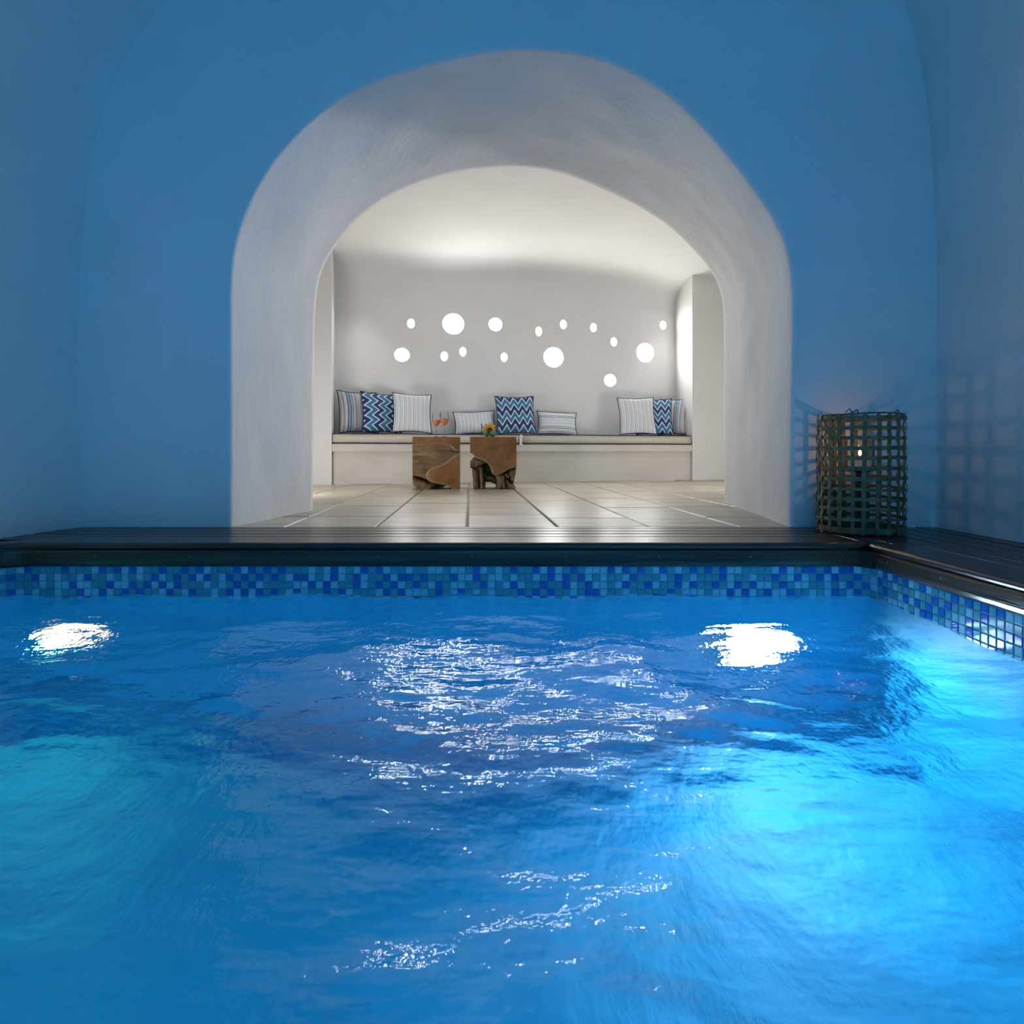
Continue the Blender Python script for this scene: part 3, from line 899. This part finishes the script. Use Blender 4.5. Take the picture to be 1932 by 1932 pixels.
# ------------------------------------------------------------------ round lights let into the alcove wall
for px, py, rx, ry, label in LIGHTS:
    p = on_plane(px, py, BW0, N)
    k = (p.y + 2.6) / F
    a, b = rx * k, ry * k
    root = tag(empty('wall_light', p, (0, 0, PHI)), label, 'wall light', 'round lights in the alcove wall')
    def ell(vs): return [(x * a, -z, y * b) for x, y, z in vs]
    v, f = lathe([(1.0, -NICHE), (0.9, -NICHE + 0.004), (0.5, -NICHE + 0.008), (0.15, -NICHE + 0.009)], 28, cap_top=True)
    build('diffuser', ell(v), f, M['glow_big'] if rx > 10 else M['glow_small'], root, smooth=True)
    v, f = lathe([(1.0, -NICHE), (1.0, -0.004), (1.012, 0.0)], 28)
    build('niche_ring', ell(v), f, M['plaster_fine'], root, smooth=True)

# ------------------------------------------------------------------ carved teak root stools
def inside(poly, X, Y):
    r = np.zeros(X.shape, bool)
    n = len(poly)
    for i in range(n):
        x0, y0 = poly[i]; x1, y1 = poly[(i + 1) % n]
        c = ((y0 > Y) != (y1 > Y)) & (X < (x1 - x0) * (Y - y0) / (y1 - y0 + 1e-12) + x0)
        r ^= c
    return r

def dist(poly, X, Y, closed=True):
    d = np.full(X.shape, 1e9)
    n = len(poly)
    for i in range(n if closed else n - 1):
        x0, y0 = poly[i]; x1, y1 = poly[(i + 1) % n]
        dx, dy = x1 - x0, y1 - y0
        t = np.clip(((X - x0) * dx + (Y - y0) * dy) / (dx * dx + dy * dy + 1e-12), 0, 1)
        d = np.minimum(d, np.hypot(X - x0 - t * dx, Y - y0 - t * dy))
    return d

def smooth_poly(poly, it=2):
    P = [tuple(p) for p in poly]
    for _ in range(it):
        Q = []
        for i in range(len(P)):
            a, b = P[i], P[(i + 1) % len(P)]
            Q += [(a[0] * .75 + b[0] * .25, a[1] * .75 + b[1] * .25), (a[0] * .25 + b[0] * .75, a[1] * .25 + b[1] * .75)]
        P = Q
    return P

def carved_stool(name, loc, w, h, dep, hearts, chunks, holes, base_depth, label, seed, rz=0.0):
    """front face carved in relief: hearts stand proud, chunks sit deeper, holes are cut right through"""
    nxg, nzg = 92, 104
    gx = np.linspace(0, w, nxg); gz = np.linspace(0, h, nzg)
    X, Z = np.meshgrid(gx, gz)
    D = np.full(X.shape, base_depth)
    mat = np.ones(X.shape, int)
    nz = np.array([[noise.noise(Vector((x * 14 + seed, z * 14, 0.3))) + .5 * noise.noise(Vector((x * 40 + seed, z * 40, 1.3))) for x in gx] for z in gz])
    for poly, d, m, rnd in chunks:
        ins = inside(poly, X, Z)
        e = dist(poly, X, Z)
        dd = d + rnd * (1 - np.clip(e / 0.035, 0, 1)) ** 2 + nz * 0.004
        D = np.where(ins, dd, D); mat = np.where(ins, m, mat)
    hin = np.zeros(X.shape, bool); hd = np.full(X.shape, 1e9)
    for poly in hearts:
        hin |= inside(poly, X, Z)
        hd = np.minimum(hd, dist(poly, X, Z))
    lip = (~hin) & (hd < 0.016)
    D = np.where(lip, np.minimum(D, 0.002 + (hd / 0.016) ** 2 * 0.012), D)
    D = np.where(hin, 0.0, D)
    mat = np.where(lip, 2, mat); mat = np.where(hin, 0, mat)
    cut = np.zeros(X.shape, bool)
    for poly in holes: cut |= inside(poly, X, Z)
    keep = np.zeros((nzg - 1, nxg - 1), bool)
    keep[:] = ~(cut[:-1, :-1] & cut[1:, :-1] & cut[:-1, 1:] & cut[1:, 1:])
    nV = nxg * nzg
    vs = [(x, d, z) for x, d, z in zip(X.ravel(), D.ravel(), Z.ravel())] + [(x, dep, z) for x, z in zip(X.ravel(), Z.ravel())]
    fs, mi = [], []
    edges = {}
    for i in range(nzg - 1):
        for j in range(nxg - 1):
            if not keep[i, j]: continue
            a = i * nxg + j; q = (a, a + 1, a + nxg + 1, a + nxg)
            fs.append(q); mi.append(int(mat[i, j]))
            fs.append(tuple(nV + k for k in reversed(q))); mi.append(0)
            for k in range(4):
                e = (q[k], q[(k + 1) % 4])
                if (e[1], e[0]) in edges: del edges[(e[1], e[0])]
                else: edges[e] = int(mat[i, j])
    for (a, b), m in edges.items():
        fs.append((a, nV + a, nV + b, b)); mi.append(0 if m == 0 else 3)
    root = tag(empty(name, loc, (0, 0, rz)), label, 'stool', 'teak root stools')
    me = make_mesh('carved_block', vs, fs, [M['heart'], M['hollow'], M['lip'], M['root']], mat_idx=mi)
    bm = bmesh.new(); bm.from_mesh(me)
    bmesh.ops.delete(bm, geom=[v for v in bm.verts if not v.link_faces], context='VERTS')
    bm.to_mesh(me); bm.free()
    obj_from_mesh('carved_block', me, root)
    return root

def z7(pts, x0, x1, yt, yb, w, h):
    return [((x - x0) / (x1 - x0) * w, (yb - y) / (yb - yt) * h) for x, y in pts]

W1, H1, W2, H2 = 0.412, 0.458, 0.403, 0.458
t1 = lambda p: z7(p, 143, 885, 517, 1325, W1, H1)
top1 = smooth_poly(t1([(100, 470), (930, 470), (930, 700), (880, 712), (805, 715), (785, 680), (735, 643), (650, 620), (540, 612), (400, 620), (250, 632), (100, 626)]), 1)
low1 = smooth_poly(t1([(930, 760), (868, 788), (800, 838), (720, 890), (650, 945), (560, 985), (470, 1003), (420, 1035), (385, 1080), (378, 1130), (400, 1168), (440, 1192), (520, 1210), (600, 1225), (680, 1250), (735, 1272), (775, 1318), (790, 1380), (930, 1380)]), 1)
mid1 = t1([(100, 600), (930, 600), (930, 900), (640, 1000), (420, 1060), (430, 1200), (250, 1132), (140, 1098), (100, 1090)])
bot1 = smooth_poly(t1([(100, 1118), (200, 1135), (330, 1180), (460, 1225), (600, 1240), (560, 1262), (470, 1300), (430, 1400), (240, 1400), (100, 1290)]), 1)
hole1 = [t1([(100, 1262), (155, 1252), (250, 1322), (250, 1340), (100, 1340)]), t1([(480, 1318), (620, 1300), (690, 1276), (735, 1278), (778, 1330), (480, 1335)])]
stool1 = carved_stool('root_stool', at(778, 924, 5.12) * 1.0, W1, H1, 0.40, [top1, low1], [(mid1, 0.022, 1, 0.004), (bot1, 0.03, 3, 0.05)], hole1, 0.13,
                      'solid square teak root stool carrying two wine glasses', 3.0, math.radians(8.5))
stool1.location.z = 0.0
t2 = lambda p: z7(p, 1017, 1728, 517, 1310, W2, H2)
heart2 = smooth_poly(t2([(960, 450), (1790, 450), (1790, 966), (1725, 966), (1660, 965), (1600, 985), (1540, 1020), (1480, 1055), (1420, 1076), (1383, 1065), (1365, 1035), (1355, 985), (1330, 940), (1290, 895), (1240, 860), (1180, 835), (1120, 815), (1085, 806), (1070, 785), (1045, 765), (960, 750)]), 1)
ch2 = [
    (t2([(1085, 812), (1030, 880), (960, 880), (960, 992), (1130, 988), (1280, 905), (1230, 862), (1150, 830)]), 0.03, 3, 0.03),
    (t2([(1040, 985), (1060, 1330), (1165, 1330), (1150, 985)]), 0.05, 3, 0.04),
    (t2([(1145, 960), (1165, 1330), (1245, 1330), (1215, 960)]), 0.03, 3, 0.05),
    (t2([(1215, 930), (1350, 930), (1350, 1040), (1310, 1110), (1240, 1060)]), 0.16, 1, 0.03),
    (t2([(1220, 1120), (1330, 1090), (1420, 1130), (1440, 1230), (1330, 1190), (1240, 1205)]), 0.07, 3, 0.05),
    (t2([(1395, 1070), (1600, 1060), (1590, 1180), (1570, 1330), (1430, 1330), (1425, 1190)]), 0.02, 3, 0.05),
    (t2([(1540, 1090), (1600, 1175), (1680, 1240), (1740, 1330), (1560, 1330)]), 0.05, 3, 0.03),
    (t2([(1590, 1030), (1640, 985), (1760, 975), (1760, 1080), (1690, 1230), (1640, 1200), (1600, 1110)]), 0.035, 1, 0.04)]
hole2 = [t2([(980, 752), (1045, 762), (1078, 785), (1088, 815), (1060, 838), (1032, 880), (980, 880)]), t2([(980, 995), (1040, 992), (1052, 1060), (1068, 1330), (980, 1330)]),
         t2([(1250, 1208), (1330, 1205), (1420, 1245), (1432, 1340), (1248, 1340)]), t2([(1800, 990), (1722, 990), (1712, 1090), (1700, 1100), (1694, 1212), (1650, 1196), (1690, 1250), (1722, 1290), (1730, 1340), (1800, 1340)]),
         t2([(1596, 1110), (1640, 1105), (1640, 1165), (1610, 1170)])]
stool2 = carved_stool('root_stool', at(887, 923, 5.14), W2, H2, 0.40, [heart2], ch2, hole2, 0.14,
                      'hollow teak root stool with gnarled legs carrying the sunflower vase', 9.0, math.radians(2.5))
stool2.location.z = 0.0

# ------------------------------------------------------------------ wine glasses
def wine_glass(px, Z, rim_py, label):
    p = at(px, 824, Z); zt = H1 + 0.0005
    hgt = (CAM.z + (CY - rim_py) / F * Z) - zt
    root = tag(empty('wine_glass', (p.x, p.y, zt)), label, 'glass', 'wine glasses on the left stool')
    s = hgt / 0.212
    R = 0.0375
    bowl = [(0.004, .094), (0.012, .098), (0.022, .108), (0.031, .122), (R, .142), (0.0375, .155), (0.0345, .185), (0.0325, .212)]
    bowl = [(r, z * s) for r, z in bowl]
    v, f = lathe(bowl, 28)
    build('bowl', v, f, M['glass'], root, smooth=True)
    v, f = lathe([(0.0005, .096 * s), (0.0035, .094 * s), (0.0028, .07 * s), (0.0028, .02 * s), (0.005, .009 * s)], 12)
    build('stem', v, f, M['glass_thick'], root, smooth=True)
    v, f = lathe([(0.005, .009 * s), (0.016, .005 * s), (0.034, .002), (0.034, 0), (0.001, 0)], 28)
    build('foot', v, f, M['glass_thick'], root, smooth=True)
    w = [(0.0006, .0965), (0.011, .0995), (0.0205, .109), (0.0295, .123), (0.0355, .142), (0.0362, .150), (0.0005, .150)]
    v, f = lathe([(r, z * s) for r, z in w], 28)
    o = build('wine', v, f, M['wine'], root, smooth=False)
    o['label'] = 'pale orange rose wine'
wine_glass(823.5, 5.27, 779, 'left wine glass of rose wine standing on the solid stool')
wine_glass(838.5, 5.22, 776, 'right wine glass of rose wine, slightly taller, on the solid stool')

# ------------------------------------------------------------------ sunflower in a glass vase
VZ = 5.28
pv = at(924.5, 823, VZ)
zt = H2 + 0.0005
vase = tag(empty('glass_vase', (pv.x, pv.y, zt)), 'low square clear glass vase on the hollow stool', 'vase')
hw, vh, th = 0.077, 0.118, 0.004
def box_shell(hw, z0, z1, t):
    vs = []
    for r, z in ((hw, z0), (hw, z1), (hw - t, z1), (hw - t, z0 + 2 * t)):
        vs += [(-r, -r, z), (r, -r, z), (r, r, z), (-r, r, z)]
    fs = grid_faces(4, 4, close=True) + [(3, 2, 1, 0), (12, 13, 14, 15)]
    return vs, fs
v, f = box_shell(hw, 0, vh, th)
build('glass_body', v, f, M['glass'], vase)
flower = tag(empty('sunflower', (pv.x, pv.y, zt + 0.010)), 'yellow sunflower head with green leaves inside the square glass vase', 'flower')
head_c = Vector((-0.004, -0.008, 0.052)); tilt = Matrix.Rotation(math.radians(38), 4, 'X')
def petal_mesh(L, w, cup):
    vs, n = [], 7
    for i in range(n):
        t = i / (n - 1)
        ww = w * math.sin(PI * min(1, 0.12 + 0.88 * t) ** 0.8) * (1 if t < 1 else 0) + 0.0008
        z = cup * math.sin(PI * t * 0.6)
        for s_ in (-1, 0, 1):
            vs.append((0.020 + L * t, s_ * ww, z + (0.003 if s_ else 0)))
    vs += [(x, y, z - 0.0012) for x, y, z in vs]
    m = n * 3
    fs = grid_faces(n, 3)
    fs = fs + [tuple(reversed([k + m for k in q])) for q in fs]
    return make_mesh('petal', vs, fs, M['petal'], smooth=True)
pm = [petal_mesh(.050, .013, .016), petal_mesh(.045, .014, .024), petal_mesh(.053, .012, .012)]
for k in range(18):
    a = 2 * PI * k / 18 + random.uniform(-.1, .1)
    o = obj_from_mesh('petal', pm[k % 3], flower)
    o.matrix_local = Matrix.Translation(head_c) @ tilt @ Matrix.Rotation(a, 4, 'Z') @ Matrix.Rotation(random.uniform(-.35, .05), 4, 'Y')
v, f = lathe([(0.029, -0.004), (0.030, 0.004), (0.025, 0.010), (0.012, 0.012), (0.002, 0.010)], 24, cap_top=True, cap_bottom=True)
o = build('seed_disc', v, f, M['disc'], flower, smooth=True); o.matrix_local = Matrix.Translation(head_c) @ tilt
v, f = tube([head_c + Vector((0, .01, -.01)), head_c + Vector((0.01, .03, -.03)), Vector((.03, .045, .002))], 0.004, 8)
build('stem', v, f, M['leaf'], flower, smooth=True)
def leaf(loc, rot, L, w):
    vs = []
    n = 6
    for i in range(n):
        t = i / (n - 1)
        ww = w * math.sin(PI * (0.06 + 0.9 * t)) ** 0.8
        for s_ in (-1, 0, 1): vs.append((L * t, s_ * ww, 0.006 * abs(s_) + 0.012 * t * t))
    m = len(vs)
    vs += [(x, y, z - .001) for x, y, z in vs]
    fs = grid_faces(n, 3); fs += [tuple(reversed([k + m for k in q])) for q in fs]
    o = build('leaf', vs, fs, M['leaf'], flower, smooth=True)
    o.matrix_local = Matrix.Translation(loc) @ Matrix.Rotation(rot[2], 4, 'Z') @ Matrix.Rotation(rot[1], 4, 'Y') @ Matrix.Rotation(rot[0], 4, 'X')
for (l, r, L, w) in (((-.01, -.03, .008), (.9, -.2, 2.9), .058, .024), ((.01, -.03, .006), (-.9, -.25, .25), .058, .024), ((0, -.045, .004), (1.2, 0, 3.3), .05, .02),
                     ((.0, -.045, .004), (-1.2, 0, -.15), .052, .02), ((-.02, .02, .01), (0.6, -.5, 2.3), .05, .022), ((.02, .02, .01), (-.6, -.5, .8), .05, .022)):
    leaf(Vector(l), r, L, w)

# ------------------------------------------------------------------ woven basket lantern with a candle
BR, BH = 0.156, 0.480
BC = Vector((1.428, -0.168, 0.0006))
lant = tag(empty('basket_lantern', BC), 'tall open woven bamboo basket lantern standing on the deck corner', 'lantern')
NVS, NHS = 22, 12
def wob(a, z, s): return 0.006 * noise.noise(Vector((math.cos(a) * 2 + s, math.sin(a) * 2, z * 6)))
for k in range(NVS):
    a0 = 2 * PI * k / NVS + random.uniform(-.025, .025)
    vs = []
    wdt = random.uniform(.0062, .0080)
    n = 49
    drift = random.uniform(-.03, .03)
    for i in range(n):
        z = 0.004 + (BH - 0.004) * i / (n - 1)
        row = (z - 0.02) / (BH - 0.035) * (NHS - 1)
        off = 0.0032 * math.cos(PI * (row + k))
        a = a0 + drift * (i / n - .5) + 0.02 * noise.noise(Vector((k * 3.1, z * 7, 0)))
        for s_, t in ((-1, -1), (1, -1), (1, 1), (-1, 1)):
            r = BR + off + t * 0.0012 + wob(a, z, 1)
            aa = a + s_ * wdt / BR
            vs.append((r * math.cos(aa), r * math.sin(aa), z))
    fs = grid_faces(n, 4, close=True) + [(3, 2, 1, 0), tuple(range((n - 1) * 4, n * 4))]
    build('upright_strip', vs, fs, M['bamboo'], lant)
for k in range(NHS):
    zc = 0.02 + (BH - 0.035) * k / (NHS - 1)
    wdt = random.uniform(.0058, .0076) if k not in (0,) else .011
    vs = []
    n = NVS * 5
    sl = random.uniform(-.004, .004); ph = random.uniform(0, 6)
    for i in range(n):
        a = 2 * PI * i / n
        off = -0.0032 * math.cos(PI * (k + NVS * a / (2 * PI)))
        dz = sl * math.cos(a + ph) + 0.004 * noise.noise(Vector((math.cos(a) * 1.5, math.sin(a) * 1.5, k * 2.7)))
        for t, s_ in ((-1, -1), (1, -1), (1, 1), (-1, 1)):
            r = BR + off + t * 0.0012 + wob(a, zc, 1)
            vs.append((r * math.cos(a), r * math.sin(a), max(0.0, zc + dz + s_ * wdt)))
    fs = grid_faces(n, 4, close=True)
    o0 = (n - 1) * 4
    for q in range(4): fs.append((o0 + q, o0 + (q + 1) % 4, (q + 1) % 4, q))
    build('hoop_strip', vs, fs, M['bamboo_h'], lant)
v, f = tube([((BR - .005) * math.cos(a), (BR - .005) * math.sin(a), BH - 0.002 + .002 * math.sin(3 * a)) for a in np.linspace(0, 2 * PI, 60, endpoint=False)], 0.003, 6, closed=True)
build('rim_wire', v, f, M['wire'], lant, smooth=True)
for a0, hh in ((-2.35, .016), (-2.2, .010), (-1.15, .010)):
    pts = [((BR - .003) * math.cos(a0 + .08 * t), (BR - .003) * math.sin(a0 + .08 * t), BH + hh * math.sin(PI * (t + 1) / 2) + .003 * math.sin(5 * t)) for t in np.linspace(-1, 1, 10)]
    v, f = tube(pts, 0.0018, 5); build('wire_loop', v, f, M['wire'], lant)
v, f = lathe([(0.135, 0.004), (0.135, 0.010), (0.02, 0.012), (0.014, 0.02), (0.014, 0.245), (0.062, 0.252), (0.062, 0.260)], 28, cap_bottom=True, cap_top=True)
build('inner_stand', v, f, M['wire'], lant)
JZ = 0.2612
jar = tag(empty('candle_jar', BC + Vector((0, 0, JZ))), 'lit candle in a clear glass jar inside the woven basket', 'candle')
v, f = lathe([(0.001, 0.0), (0.050, 0.0), (0.052, 0.006), (0.052, 0.118), (0.0505, 0.118), (0.0505, 0.008), (0.001, 0.006)], 32)
build('glass_jar', v, f, M['glass'], jar, smooth=False)
v, f = lathe([(0.040, 0.007), (0.040, 0.045), (0.034, 0.047), (0.008, 0.043)], 24, cap_bottom=True, cap_top=True)
wax = build('wax', v, f, M['wax'], jar, smooth=False)
v, f = tube([(0, 0, .042), (0.001, 0, .050), (0.002, 0, .056)], 0.0012, 6); wick = build('wick', v, f, M['wire'], wax)
v, f = lathe([(0.0005, .050), (0.005, .056), (0.0062, .062), (0.004, .072), (0.0008, .084)], 14)
build('flame', v, f, M['flame'], wax, smooth=True)
add_light('candle_light', 'POINT', BC + Vector((0, 0, JZ + 0.092)), 0.28, (1.0, 0.52, 0.22), shadow_soft_size=0.008)
